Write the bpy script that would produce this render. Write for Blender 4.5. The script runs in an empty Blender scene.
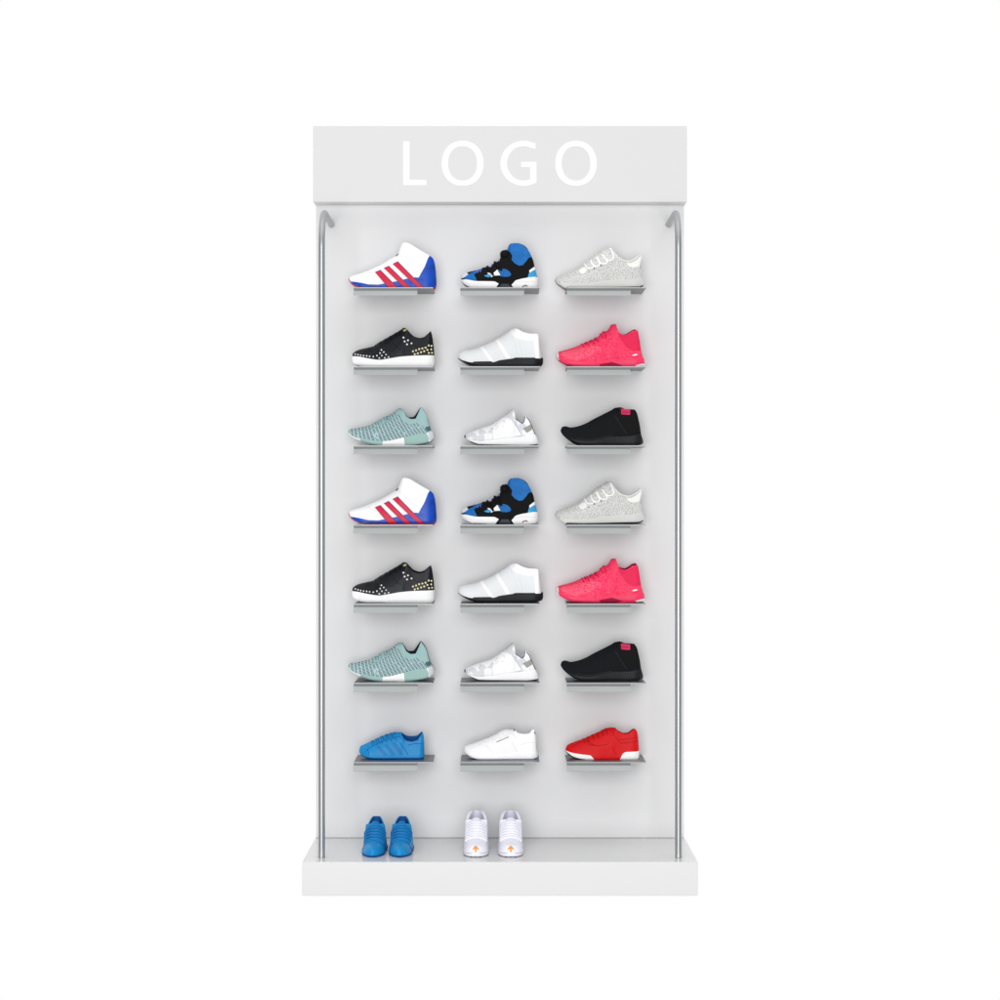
import bpy, bmesh, math
from mathutils import Vector
sc = bpy.context.scene
C = bpy.data.collections.new('scene'); sc.collection.children.link(C)
U = 0.0033            # metres per photo pixel on the back panel's plane
D = 6.8               # camera distance from that plane
Z0 = 1.221            # height of the lens (level with the middle of the stand)
PI = math.pi

# ------------------------------------------------------------------ materials
def lin(c):
    out = []
    for v in c:
        v /= 255.0
        out.append(v/12.92 if v <= .04045 else ((v+.055)/1.055)**2.4)
    return out
def mat(name, rgb, rough=.6, metal=0, var=.0, vscale=60, bump=0, bscale=400, coat=0, spec=.22, k=1.0):
    m = bpy.data.materials.new(name); m.use_nodes = True
    nt = m.node_tree; b = nt.nodes['Principled BSDF']
    c = [min(1, v*k) for v in lin(rgb)]
    b.inputs['Base Color'].default_value = (*c, 1)
    b.inputs['Roughness'].default_value = rough
    b.inputs['Metallic'].default_value = metal
    b.inputs['Coat Weight'].default_value = coat
    b.inputs['Coat Roughness'].default_value = .08
    b.inputs['Specular IOR Level'].default_value = spec
    tc = nt.nodes.new('ShaderNodeTexCoord')
    if var:
        n = nt.nodes.new('ShaderNodeTexNoise'); n.inputs['Scale'].default_value = vscale; n.inputs['Detail'].default_value = 4
        nt.links.new(tc.outputs['Object'], n.inputs['Vector'])
        r = nt.nodes.new('ShaderNodeMapRange'); r.inputs['From Min'].default_value = .3; r.inputs['From Max'].default_value = .7
        r.inputs['To Min'].default_value = 1-var; r.inputs['To Max'].default_value = 1+var*.4
        nt.links.new(n.outputs['Fac'], r.inputs['Value'])
        mx = nt.nodes.new('ShaderNodeVectorMath'); mx.operation = 'SCALE'; mx.inputs[0].default_value = c
        nt.links.new(r.outputs['Result'], mx.inputs['Scale']); nt.links.new(mx.outputs['Vector'], b.inputs['Base Color'])
    if bump:
        n = nt.nodes.new('ShaderNodeTexNoise'); n.inputs['Scale'].default_value = bscale; n.inputs['Detail'].default_value = 3
        nt.links.new(tc.outputs['Object'], n.inputs['Vector'])
        bp = nt.nodes.new('ShaderNodeBump'); bp.inputs['Strength'].default_value = bump; bp.inputs['Distance'].default_value = .001
        nt.links.new(n.outputs['Fac'], bp.inputs['Height']); nt.links.new(bp.outputs['Normal'], b.inputs['Normal'])
    return m
def ramp_mat(name, cols, scale, rough=.8, detail=2, lo=.4, hi=.6, bump=.3, stretch=(1,1,1)):
    """noise between two colours: speckled knit, camouflage"""
    m = mat(name, cols[0], rough); nt = m.node_tree; b = nt.nodes['Principled BSDF']
    tc = nt.nodes.new('ShaderNodeTexCoord'); mp = nt.nodes.new('ShaderNodeMapping'); mp.inputs['Scale'].default_value = stretch
    n = nt.nodes.new('ShaderNodeTexNoise'); n.inputs['Scale'].default_value = scale; n.inputs['Detail'].default_value = detail
    r = nt.nodes.new('ShaderNodeValToRGB')
    r.color_ramp.elements[0].position = lo; r.color_ramp.elements[0].color = (*lin(cols[0]), 1)
    r.color_ramp.elements[1].position = hi; r.color_ramp.elements[1].color = (*lin(cols[1]), 1)
    nt.links.new(tc.outputs['Object'], mp.inputs['Vector']); nt.links.new(mp.outputs['Vector'], n.inputs['Vector'])
    nt.links.new(n.outputs['Fac'], r.inputs['Fac']); nt.links.new(r.outputs['Color'], b.inputs['Base Color'])
    bp = nt.nodes.new('ShaderNodeBump'); bp.inputs['Strength'].default_value = bump; bp.inputs['Distance'].default_value = .001
    nt.links.new(n.outputs['Fac'], bp.inputs['Height']); nt.links.new(bp.outputs['Normal'], b.inputs['Normal'])
    return m
def teal_knit():
    m = mat('teal_knit', (150,200,200), .85); nt = m.node_tree; b = nt.nodes['Principled BSDF']
    N = nt.nodes.new; L = nt.links.new
    def math_(op, a, c=None):
        n = N('ShaderNodeMath'); n.operation = op
        for i, v in enumerate((a, c)):
            if v is None: continue
            if isinstance(v, (int, float)): n.inputs[i].default_value = v
            else: L(v, n.inputs[i])
        return n.outputs[0]
    tc = N('ShaderNodeTexCoord'); sp = N('ShaderNodeSeparateXYZ'); L(tc.outputs['Object'], sp.inputs[0])
    x, z = sp.outputs['X'], sp.outputs['Z']
    # slanted ribs which lean more towards the heel
    lean = math_('ADD', math_('MULTIPLY', x, 3.2), .62)
    u = math_('ADD', x, math_('MULTIPLY', z, lean))
    ph = math_('FRACT', math_('MULTIPLY', u, 72))
    band = math_('GREATER_THAN', ph, .3)
    v = math_('FRACT', math_('MULTIPLY', math_('SUBTRACT', z, math_('MULTIPLY', x, .25)), 215))
    w = math_('FRACT', math_('ADD', math_('MULTIPLY', u, 230), math_('MULTIPLY', z, 130)))
    dot = math_('MULTIPLY', math_('GREATER_THAN', v, .4), math_('GREATER_THAN', w, .12))
    nz = N('ShaderNodeTexNoise'); nz.inputs['Scale'].default_value = 90; L(tc.outputs['Object'], nz.inputs['Vector'])
    f = math_('MULTIPLY', math_('MULTIPLY', band, dot), math_('GREATER_THAN', nz.outputs['Fac'], .36))
    mx = N('ShaderNodeMix'); mx.data_type = 'RGBA'; L(f, mx.inputs['Factor'])
    mx.inputs['A'].default_value = (*lin((178,206,208)), 1); mx.inputs['B'].default_value = (*lin((52,72,86)), 1)
    L(mx.outputs['Result'], b.inputs['Base Color'])
    bp = N('ShaderNodeBump'); bp.inputs['Strength'].default_value = .4; bp.inputs['Distance'].default_value = .001
    L(ph, bp.inputs['Height']); L(bp.outputs['Normal'], b.inputs['Normal'])
    return m
M = {}
M['panel'] = mat('white_laminate_panel', (224,224,225), .6, spec=.15, var=.012, vscale=3)
M['header'] = mat('white_laminate_header', (216,216,216), .5, spec=.3, var=.006, vscale=3)
M['plinth'] = mat('glossy_plinth_laminate', (216,216,216), .16, spec=.5)
M['letter'] = mat('white_letter_acrylic', (252,252,252), .35)
M['steel'] = mat('satin_steel', (136,137,139), .45, .85)
M['tube'] = mat('chromed_tube', (176,178,179), .42, .9)
M['strip'] = mat('grey_label_strip', (180,184,183), .5)
M['channel'] = mat('shaded_grey_channel', (112,115,115), .5, .2)  # darker than the strip: shade of the upright face put into the colour
M['white'] = mat('white_leather', (250,250,251), .45, var=.02, bump=.15, bscale=700)
M['white_rubber'] = mat('white_rubber', (250,250,250), .5)
M['white_knit'] = mat('white_knit', (236,239,241), .85, var=.06, vscale=420, bump=.5, bscale=900)
M['bright_knit'] = mat('bright_white_band', (252,252,252), .7)
M['grey_line'] = mat('grey_stitching', (168,171,178), .7)
M['pale_grey'] = mat('pale_grey_mesh', (216,218,222), .8, var=.1, vscale=500)
M['red'] = mat('crimson_stripe', (216,36,70), .4, var=.05)
M['sole_red'] = mat('red_rubber', (196,24,48), .4)
M['navy'] = mat('navy_edge', (34,30,96), .4)
M['royal'] = mat('royal_blue_gloss', (18,76,190), .36, spec=.3, bump=.8, bscale=38, var=.35, vscale=40)
M['black'] = mat('black_leather', (19,20,28), .38, bump=.25, bscale=300, var=.15)
M['black_knit'] = mat('black_knit', (15,19,23), .85, bump=.5, bscale=700, var=.3, vscale=300)
M['black_rubber'] = mat('black_rubber', (20,22,27), .5, var=.2, vscale=200)
M['dark_grey'] = mat('dark_grey_rubber', (58,60,64), .5)
M['fold'] = mat('black_nubuck', (9,9,11), .8, var=.3, vscale=150)
M['sky'] = mat('azure_neoprene', (22,108,184), .6, var=.18, vscale=60)
M['aqua'] = mat('light_blue_gel', (60,160,214), .3)
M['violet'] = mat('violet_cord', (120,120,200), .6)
M['gold'] = mat('gold_stud', (232,222,178), .35, .2)
M['silver'] = mat('silver_stud', (228,228,228), .35, .2)
M['tag_gold'] = mat('gold_tag', (200,190,110), .4)
M['speckle'] = ramp_mat('speckled_grey_knit', ((148,149,148), (228,228,225)), 460, lo=.34, hi=.56, bump=.3)
M['ivory'] = mat('off_white_lace', (240,240,236), .7)
M['pearl'] = mat('pearl_rubber', (214,214,211), .4)
M['pink'] = ramp_mat('hot_pink_mesh', ((246,40,88), (251,78,116)), 210, lo=.4, hi=.62, rough=.55)
M['pink_spot'] = ramp_mat('pale_speckled_pink', ((247,48,94), (255,176,186)), 520, lo=.5, hi=.72, rough=.55)
M['pink_plain'] = mat('hot_pink_rubber', (248,60,104), .4, var=.08)
M['dark_pink'] = mat('dark_pink_lining', (158,14,56), .7)
M['crimson_shade'] = mat('raspberry_mesh', (234,34,84), .6, var=.1)
M['teal_knit'] = teal_knit()
M['teal'] = mat('plain_teal_knit', (160,193,193), .85, var=.08, vscale=300, bump=.4, bscale=800)
M['teal_rubber'] = mat('teal_rubber', (158,192,186), .5)
M['slate'] = mat('dark_slate_lining', (30,36,44), .8)
M['teal_shade'] = mat('dark_teal_knit', (84,116,124), .85, var=.3, vscale=400)
M['silver_rubber'] = mat('silver_rubber', (215,218,224), .35)
M['camo'] = ramp_mat('pale_camouflage', ((218,220,224), (246,247,249)), 42, lo=.46, hi=.5, detail=1, bump=.1)
M['taupe'] = mat('grey_tag', (160,160,152), .6)
M['magenta'] = mat('magenta_tag', (206,38,92), .6)
M['tag_ink'] = mat('tag_ink', (110,10,45), .6)
M['blue'] = mat('blue_leather', (20,136,200), .42, var=.08, bump=.25, bscale=500)
M['blue_dark'] = mat('deep_blue_lining', (10,74,140), .7)
M['blue_mid'] = mat('mid_blue_stripe', (16,118,182), .45)
M['scarlet'] = mat('scarlet_suede', (214,10,20), .55, var=.1, vscale=90, bump=.3, bscale=500)
M['scarlet_dark'] = mat('dark_scarlet', (160,8,18), .6)
M['lilac'] = mat('cool_white_leather', (238,238,248), .4, var=.02)
M['lilac_lining'] = mat('cool_grey_lining', (216,216,232), .7)
M['ink'] = mat('dark_ink', (60,62,74), .6)
M['orange'] = mat('orange_mark', (232,150,60), .6)

# ------------------------------------------------------------------ object helpers
def link(name, me, parent=None, loc=(0,0,0)):
    o = bpy.data.objects.new(name, me); C.objects.link(o); o.location = loc
    if parent: o.parent = parent
    return o
def build(name, bm, mats, parent=None, smooth=True, angle=40):
    bmesh.ops.remove_doubles(bm, verts=bm.verts, dist=1e-6)
    bmesh.ops.recalc_face_normals(bm, faces=bm.faces)
    me = bpy.data.meshes.new(name); bm.to_mesh(me); bm.free()
    for m in (mats if isinstance(mats, (list, tuple)) else [mats]): me.materials.append(m)
    if smooth:
        for p in me.polygons: p.use_smooth = True
        me.set_sharp_from_angle(angle=math.radians(angle))
    return link(name, me, parent)
def box(bm, x0, x1, y0, y1, z0, z1, bevel=0, mi=0):
    r = bmesh.ops.create_cube(bm, size=1); vs = r['verts']
    for v in vs:
        v.co = Vector(((x0+x1)/2+v.co.x*(x1-x0), (y0+y1)/2+v.co.y*(y1-y0), (z0+z1)/2+v.co.z*(z1-z0)))
    if bevel:
        es = list({e for v in vs for e in v.link_edges})
        bmesh.ops.bevel(bm, geom=es, offset=bevel, segments=2, affect='EDGES')
def tube(bm, pts, rad, seg=8, flat=1.0, cap=True):
    pts = [Vector(p) for p in pts]; rings = []
    n = len(pts); prev = None
    for i, p in enumerate(pts):
        t = (pts[min(i+1, n-1)] - pts[max(i-1, 0)])
        if t.length < 1e-9: t = Vector((1,0,0))
        t.normalize()
        a = prev if prev is not None else (Vector((0,1,0)) if abs(t.y) < .8 else Vector((0,0,1)))
        a = a - t*a.dot(t)
        if a.length < 1e-6: a = t.orthogonal()
        a.normalize(); prev = a; b = t.cross(a)
        rings.append([bm.verts.new(p + a*math.cos(k*2*PI/seg)*rad*flat + b*math.sin(k*2*PI/seg)*rad) for k in range(seg)])
    for i in range(n-1):
        for k in range(seg):
            bm.faces.new((rings[i][k], rings[i][(k+1)%seg], rings[i+1][(k+1)%seg], rings[i+1][k]))
    if cap:
        bm.faces.new(rings[0]); bm.faces.new(list(reversed(rings[-1])))
def prism(bm, pts, y0, y1):
    """outline in (x,z) pulled along y"""
    a = [bm.verts.new((x, y0, z)) for x, z in pts]; b = [bm.verts.new((x, y1, z)) for x, z in pts]
    n = len(pts)
    for i in range(n): bm.faces.new((a[i], a[(i+1)%n], b[(i+1)%n], b[i]))
    bm.faces.new(a); bm.faces.new(list(reversed(b)))

def pchip(pts):
    xs = [float(p[0]) for p in pts]; ys = [float(p[1]) for p in pts]; n = len(xs)
    d = [(ys[i+1]-ys[i])/(xs[i+1]-xs[i]) for i in range(n-1)]
    m = [d[0]] + [0 if d[i-1]*d[i] <= 0 else 2*d[i-1]*d[i]/(d[i-1]+d[i]) for i in range(1, n-1)] + [d[-1]]
    def f(x):
        if x <= xs[0]: return ys[0]
        if x >= xs[-1]: return ys[-1]
        i = 0
        while x > xs[i+1]: i += 1
        h = xs[i+1]-xs[i]; t = (x-xs[i])/h
        return ((2*t**3-3*t*t+1)*ys[i] + (t**3-2*t*t+t)*h*m[i] + (-2*t**3+3*t*t)*ys[i+1] + (t**3-t*t)*h*m[i+1])
    return f
def sstep(a, b, x):
    if a == b: return 1.0 if x >= a else 0.0
    t = max(0, min(1, (x-a)/(b-a))); return t*t*(3-2*t)
def mix(a, b, t): return a+(b-a)*t
def loose(bm):
    """the connected pieces of a mesh, each as a mesh of its own; specks are dropped"""
    seen = set(); out = []
    bm.verts.ensure_lookup_table()
    for v0 in bm.verts:
        if v0 in seen: continue
        st = [v0]; comp = []; seen.add(v0)
        while st:
            v = st.pop(); comp.append(v)
            for e in v.link_edges:
                o = e.other_vert(v)
                if o not in seen: seen.add(o); st.append(o)
        fs = {f for v in comp for f in v.link_faces}
        if len(fs) < 3: continue
        nb = bmesh.new(); mp = {v: nb.verts.new(v.co) for v in comp}
        for f in fs:
            try: nb.faces.new([mp[v] for v in f.verts])
            except ValueError: pass
        out.append(nb)
    bm.free(); return out
def catmull(pts, k=6):
    out = []; n = len(pts)
    for i in range(n):
        p0, p1, p2, p3 = pts[i-1], pts[i], pts[(i+1)%n], pts[(i+2)%n]
        for j in range(k):
            t = j/k
            out.append(tuple(.5*((2*p1[c])+(-p0[c]+p2[c])*t+(2*p0[c]-5*p1[c]+4*p2[c]-p3[c])*t*t+(-p0[c]+3*p1[c]-3*p2[c]+p3[c])*t**3) for c in (0,1)))
    return out

# ------------------------------------------------------------------ the shoe builder
K = U/1.018/9.0909       # metres per tracing unit
class Shoe:
    """a shoe lofted along its length; side curves in tracing units (x right, y down)"""
    def __init__(s, name, ox, col, y0, top, bot, sole, opening, near=None, width=.154, rim=.72, round_toe=.17, round_heel=.13, dent=None, pw=2.3, x_c=None, heelw=.75, thick=.004, hexp=2.4):
        s.x0, s.x1 = float(top[0][0]), float(top[-1][0]); s.L = s.x1-s.x0
        s.ft, s.fb, s.fs = pchip(top), pchip(bot), pchip(sole)
        s.fn = pchip(near) if near else s.ft
        s.near = near; s.open = opening; s.y0 = y0; s.wm = width*s.L*K; s.rim = rim
        s.rt, s.rh = round_toe, round_heel; s.dent = dent; s.pw = pw; s.th = thick; s.hexp = hexp
        cx = x_c if x_c is not None else (500 + col*103.5*1.018 - ox)*9.0909
        s.cx = cx
        s.fw = pchip([(0,.86),(.12,.95),(.27,1),(.4,.98),(.6,mix(heelw,1,.35)),(.8,heelw),(1,heelw)])
        N = 130
        us = [i/N for i in range(N+1)] + [.0008,.002,.004,.012,.02,.9992,.998,.996,.988,.98]
        s.st = sorted(set(s.x0+u*s.L for u in us))
        s.root = bpy.data.objects.new(name, None); C.objects.link(s.root); s.root.empty_display_size = .05
    def plan(s, x):
        u = (x-s.x0)/s.L; w = s.fw(u)
        if u < s.rt: w *= max(0, 1-(1-u/s.rt)**2.2)**.5
        if u > 1-s.rh: w *= max(0, 1-((u-1+s.rh)/s.rh)**s.hexp)**.5
        return w*s.wm
    def tops(s, x, side):
        if side < 0 and s.near and s.near[0][0] <= x <= s.near[-1][0]: return s.fn(x)
        return s.ft(x)
    def z(s, yy): return (s.y0-yy)*K
    def o(s, x): return sstep(s.open[0]-.055*s.L, s.open[0]+.01*s.L, x)
    def W(s, x, yy, side=-1):
        zt, zb = s.z(s.tops(x, side)), s.z(s.fb(x))
        h = max(0, min(1, (s.z(yy)-zb)/max(1e-6, zt-zb)))
        return s.Wh(x, h)
    def Wh(s, x, h):
        closed = max(0, 1-h**s.pw)**.55
        opened = 1-(1-s.rim)*h**1.4
        f = mix(closed, opened, s.o(x))
        if h < .1: f *= 1-.12*(1-h/.1)**2
        return s.plan(x)*f*.965
    def Ws(s, x, yy, side=-1):
        zb = s.z(s.fb(x)); d = (s.z(yy)-zb)
        t = max(0, min(1, d/.006))
        return s.plan(x)*(.9+.1*t**.5) + .0008
    def X(s, x, yy):
        dx = s.dent(x, yy) if s.dent else 0
        return (x+dx-s.cx)*K
    def body(s, upper, lining, sole):
        HS = [0,.03,.07,.12,.18,.25,.32,.39,.46,.53,.6,.66,.72,.77,.82,.86,.9,.93,.955,.975,.99,1]
        IN = [.97,.85,.7,.5,.32,.2]
        ub, lb = bmesh.new(), bmesh.new()
        th = s.th
        up_rows, li_rows = [], []
        a, b = s.open; e = .035*s.L
        for x in s.st:
            c = sstep(a, a+e, x)*(1-sstep(b-e*.5, b+e*.15, x))
            zb = s.z(s.fb(x)); o = s.o(x); row = []; lrow = []
            zts = {sd: s.z(s.tops(x, sd)) for sd in (-1, 1)}
            zc = min(zts.values())
            row.append((0, zb))
            halves = {}
            for sd in (-1, 1):
                zt = zts[sd]
                out = [(sd*s.Wh(x, h), zb+(zt-zb)*h) for h in HS]
                w1 = abs(out[-1][0]); tt = min(th, w1)
                out.append((sd*(w1-tt*.5), zt+.0009*o)); out.append((sd*(w1-tt), zt))
                inn = [(sd*(w1-tt), zt)]
                for h in IN:
                    w = max(0, s.Wh(x, h)-tt); zz = zb+(zt-zb)*h
                    inn.append((sd*mix(w1-tt, w, c), mix(zt, zz, c)))
                halves[sd] = (out, inn)
            zfl = mix(zc, zb+(zc-zb)*.18, c)
            row += halves[-1][0]
            lrow = halves[-1][1] + [(0, zfl)] + list(reversed(halves[1][1]))
            row2 = list(reversed(halves[1][0]))
            yc = s.y0 - zc/K
            def P(q): return (s.X(x, s.y0-q[1]/K), q[0], q[1])
            up_rows.append(([ub.verts.new(P(q)) for q in row], [ub.verts.new(P(q)) for q in row2+[(0, zb)]]))
            li_rows.append([lb.verts.new(P(q)) for q in lrow])
        for i in range(len(s.st)-1):
            for half in (0, 1):
                A, B = up_rows[i][half], up_rows[i+1][half]
                for k in range(len(A)-1): ub.faces.new((A[k], A[k+1], B[k+1], B[k]))
            A, B = li_rows[i], li_rows[i+1]
            if s.open[0]-.06*s.L < s.st[i] < s.x1:
                for k in range(len(A)-1): lb.faces.new((A[k], A[k+1], B[k+1], B[k]))
        bmesh.ops.delete(lb, geom=[v for v in lb.verts if not v.link_faces], context='VERTS')
        for bm in (ub, lb):
            bmesh.ops.dissolve_degenerate(bm, edges=bm.edges, dist=1e-6)
        build('upper', ub, M[upper], s.root, angle=60)
        build('lining', lb, M[lining], s.root, angle=60)
        # sole
        sb = bmesh.new(); rows = []
        for x in s.st:
            zb = s.z(s.fb(x)); zs = max(zb+.0012, s.z(s.fs(x))); w = s.plan(x); row = []
            half = [(0, zb)]
            for t in (0, .15, .4, .7, .9): half.append((s.Ws(x, s.y0-(zb+(zs-zb)*t)/K), zb+(zs-zb)*t))
            w_ = half[-1][0]
            half += [(w_-.0004, zs-(zs-zb)*.03), (max(0, w_-.0016), zs), (max(0, w_-.009), zs-.0004), (0, zs-.0006)]
            ring = half + [(-q[0], q[1]) for q in reversed(half[1:-1])]
            rows.append([sb.verts.new((s.X(x, s.y0-q[1]/K), q[0], q[1])) for q in ring])
        n = len(rows[0])
        for i in range(len(rows)-1):
            for k in range(n): sb.faces.new((rows[i][k], rows[i][(k+1)%n], rows[i+1][(k+1)%n], rows[i+1][k]))
        sb.faces.new(rows[0]); sb.faces.new(list(reversed(rows[-1])))
        bmesh.ops.dissolve_degenerate(sb, edges=sb.edges, dist=1e-6)
        s.sole = build('sole', sb, M[sole], s.root, angle=50)
    def patch(s, name, layers, on='upper', both=True, eps=.0007, smooth=False, parent=None):
        """overlay cut to an outline in the side view and laid on the surface. layers: (outline, material[, name])"""
        first = None
        for li, lay in enumerate(layers):
            poly, mname = lay[:2]
            bm = bmesh.new()
            if smooth: poly = catmull(poly)
            f = s.Ws if on == 'sole' else s.W
            ee = eps + li*.0006
            for side in ((-1, 1) if both else (-1,)):
                t = bmesh.new()
                t.faces.new([t.verts.new((p[0], 0, p[1])) for p in poly])
                bmesh.ops.triangulate(t, faces=t.faces, ngon_method='EAR_CLIP')
                xa, xb = min(p[0] for p in poly), max(p[0] for p in poly)
                ya, yb = min(p[1] for p in poly), max(p[1] for p in poly)
                for x in s.st:
                    if xa < x < xb: bmesh.ops.bisect_plane(t, geom=t.verts[:]+t.edges[:]+t.faces[:], plane_co=(x,0,0), plane_no=(1,0,0), dist=1e-4)
                y = ya+7
                while y < yb:
                    bmesh.ops.bisect_plane(t, geom=t.verts[:]+t.edges[:]+t.faces[:], plane_co=(0,0,y), plane_no=(0,0,1), dist=1e-4); y += 7
                bmesh.ops.remove_doubles(t, verts=t.verts, dist=1e-3)
                bd = {v for e in t.edges if len(e.link_faces) == 1 for v in e.verts}
                mp = {}; low = {}
                for v in t.verts:
                    x = max(s.x0, min(s.x1, v.co.x)); yy = v.co.z
                    tp, bt = s.tops(x, side), s.fb(x)
                    if on != 'sole': yy = max(tp, min(bt, yy))
                    else: yy = min(bt, yy)
                    w = f(x, yy, side); z = s.z(yy)
                    over = .0006 if (on != 'sole' and v.co.z <= tp) else 0
                    snap = w < .0004 or s.plan(x) < 1e-6
                    mp[v] = bm.verts.new((s.X(x, yy), 0 if snap else side*(w+ee), z+over))
                    if v in bd and not snap: low[v] = bm.verts.new((s.X(x, yy), side*max(0, w-.0004), z))
                for fc in t.faces: bm.faces.new([mp[v] for v in fc.verts])
                for e_ in t.edges:
                    if len(e_.link_faces) == 1:
                        a, b = e_.verts
                        if a in low and b in low: bm.faces.new((mp[a], mp[b], low[b], low[a]))
                t.free()
            bmesh.ops.remove_doubles(bm, verts=bm.verts, dist=1e-5)
            bmesh.ops.dissolve_degenerate(bm, edges=bm.edges, dist=1e-6)
            for piece in loose(bm):
                o = build(lay[2] if len(lay) > 2 else name, piece, [M[mname]], first if (li and first) else (parent or s.root), angle=60)
                if li == 0 and first is None: first = o
        return first
    def cord(s, name, paths, r, m, on='upper', both=False, lift=.5, parent=None, flat=1.0, dens=10):
        """thin cord or seam lying on the side, one per path"""
        f = s.Ws if on == 'sole' else s.W
        for path in paths:
            for side in ((-1, 1) if both else (-1,)):
                bm = bmesh.new(); pts = []
                for i in range(len(path)-1):
                    (xa, ya), (xb, yb) = path[i], path[i+1]
                    n = max(2, int(math.hypot(xb-xa, yb-ya)/dens))
                    for j in range(n + (1 if i == len(path)-2 else 0)):
                        t = j/n; x = mix(xa, xb, t); yy = mix(ya, yb, t)
                        x = max(s.x0, min(s.x1, x)); yy = max(s.tops(x, side), yy)
                        pts.append((s.X(x, yy), side*(f(x, yy, side)+r*lift), s.z(yy)))
                tube(bm, pts, r, 6, flat)
                build(name, bm, M[m], parent or s.root, angle=80)
    def lace(s, name, xa, xb, h0, r, m, h1=None, flat=1.0):
        """a lace over the instep: x runs from xa (low on the side) to xb (on the ridge) and back"""
        bm = bmesh.new(); pts = []
        hs = [h0+(1-h0)*math.sin(t*PI/2/9) for t in range(10)]
        for side, seq in ((-1, hs), (1, list(reversed(hs))[1:])):
            for h in seq:
                x = mix(xa, xb, (h-h0)/(1-h0)) if side < 0 else mix(xa if h1 is None else h1, xb, (h-h0)/(1-h0))
                zb, zt = s.z(s.fb(x)), s.z(s.tops(x, side)); w = s.Wh(x, h)
                zz = zb+(zt-zb)*h
                pts.append((s.X(x, s.y0-zz/K), side*(w+r*.6), zz+(r*.15*h)))
        tube(bm, pts, r, 6, flat)
        return build(name, bm, M[m], s.root, angle=80)
    def stud(s, x, yy, r, m):
        bm = bmesh.new()
        bmesh.ops.create_uvsphere(bm, u_segments=8, v_segments=6, radius=r)
        w = s.W(x, yy)
        for v in bm.verts: v.co = Vector((v.co.x+s.X(x, yy), v.co.y*.6-w-.0003, v.co.z+s.z(yy)))
        return build('stud', bm, M[m], s.root)

def tag(o, label, cat, group=None):
    o['label'] = label; o['category'] = cat
    if group: o['group'] = group
def dup(root):
    r = root.copy(); C.objects.link(r)
    for ch in list(root.children):
        c = ch.copy(); C.objects.link(c); c.parent = r
        for g in list(ch.children):
            d = g.copy(); C.objects.link(d); d.parent = c
    return r

# ------------------------------------------------------------------ the display stand
stand = bpy.data.objects.new('display_stand', None); C.objects.link(stand)
tag(stand, 'tall white shoe display stand with header board, three columns of grey shelves and wide plinth', 'display stand')
def wz(v): return Z0 - v*U     # photo rows (from the centre, on the panel plane) to height
bm = bmesh.new(); box(bm, -184*U, 184*U, 0, .04, wz(338)+.001, wz(-295)-.0002, .0008); build('back_panel', bm, M['panel'], stand, angle=30)
bm = bmesh.new(); box(bm, -185.1*U, 185.1*U, -.0675, .04, wz(-295), wz(-370.3), .0015); header = build('header_board', bm, M['header'], stand, angle=30)
bm = bmesh.new(); box(bm, -184.9*U, 184.9*U, -.451, .04, wz(369.7), wz(338), .002); plinth = build('plinth', bm, M['plinth'], stand, angle=30)
# letters of the header, standing proud of it
RH = D/(D-.0675)
def hp(px, py): return ((px-500)*U/RH, Z0-(py-500)*U/RH)
def letter(shapes):
    bm = bmesh.new()
    for sh in shapes: prism(bm, [hp(*p) for p in sh], -.0685, -.0676)
    return build('letter', bm, M['letter'], header, angle=30)
letter([[(403.3,141.5),(409.4,141.5),(409.4,180.2),(426.3,180.2),(426.3,185),(403.3,185)]])
def oring(cx, cy, rx, ry, sx, sy):
    bm = bmesh.new(); n = 72; e = 1.0
    def pt(a, rx, ry):
        c, s_ = math.cos(a), math.sin(a); q = .93
        return hp(cx+rx*math.copysign(abs(c)**q, c), cy+ry*math.copysign(abs(s_)**q, s_))
    V = []
    for k in range(n):
        a = 2*PI*k/n; o, i = pt(a, rx, ry), pt(a, rx-sx, ry-sy)
        V.append([bm.verts.new((o[0], -.0685, o[1])), bm.verts.new((i[0], -.0685, i[1])), bm.verts.new((i[0], -.0676, i[1])), bm.verts.new((o[0], -.0676, o[1]))])
    for k in range(n):
        A, B = V[k], V[(k+1)%n]
        for j in range(4): bm.faces.new((A[j], A[(j+1)%4], B[(j+1)%4], B[j]))
    return build('letter', bm, M['letter'], header, angle=30)
oring(462.6, 163.4, 20.7, 22.4, 6.0, 5.0)
oring(576.0, 163.4, 20.5, 22.4, 6.0, 5.0)
def gletter():
    cx, cy = 523.5, 163.4; out, inn = [], []
    a0, a1 = -math.radians(62), -math.radians(300)      # from the upper terminal round to the lower right
    n = 48
    for k in range(n+1):
        a = mix(a0, a1, k/n); c, s_ = math.cos(a), math.sin(a)
        out.append((cx+22.9*c, cy+22.4*s_)); inn.append((cx+16.7*c, cy+17.4*s_))
    out[0] = (535.4, 143.2); inn[0] = (535.4, 148.9)
    pts = out + [(536.3,182.9),(536.3,162.0),(521.3,162.0),(521.3,167.0),(530.3,167.0),(530.3,179.2)] + list(reversed(inn))
    letter([pts])
gletter()
# side rails: chromed tubes that curve back into the panel near the top
for sd in (-1, 1):
    bm = bmesh.new(); x = sd*168.6*U; yf = -.373; r = .0105; R = .12; zt = wz(-275.5)
    pts = [(x, yf, wz(338)+.0005), (x, yf, wz(200)), (x, yf, wz(0)), (x, yf, wz(-150))]
    for k in range(15):
        a = k*PI/2/14; pts.append((x, yf+R-R*math.cos(a), zt-R+R*math.sin(a)))
    pts.append((x, -.0002, zt))
    tube(bm, pts, r, 28)
    build('side_rail', bm, M['tube'], stand, angle=50)
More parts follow.
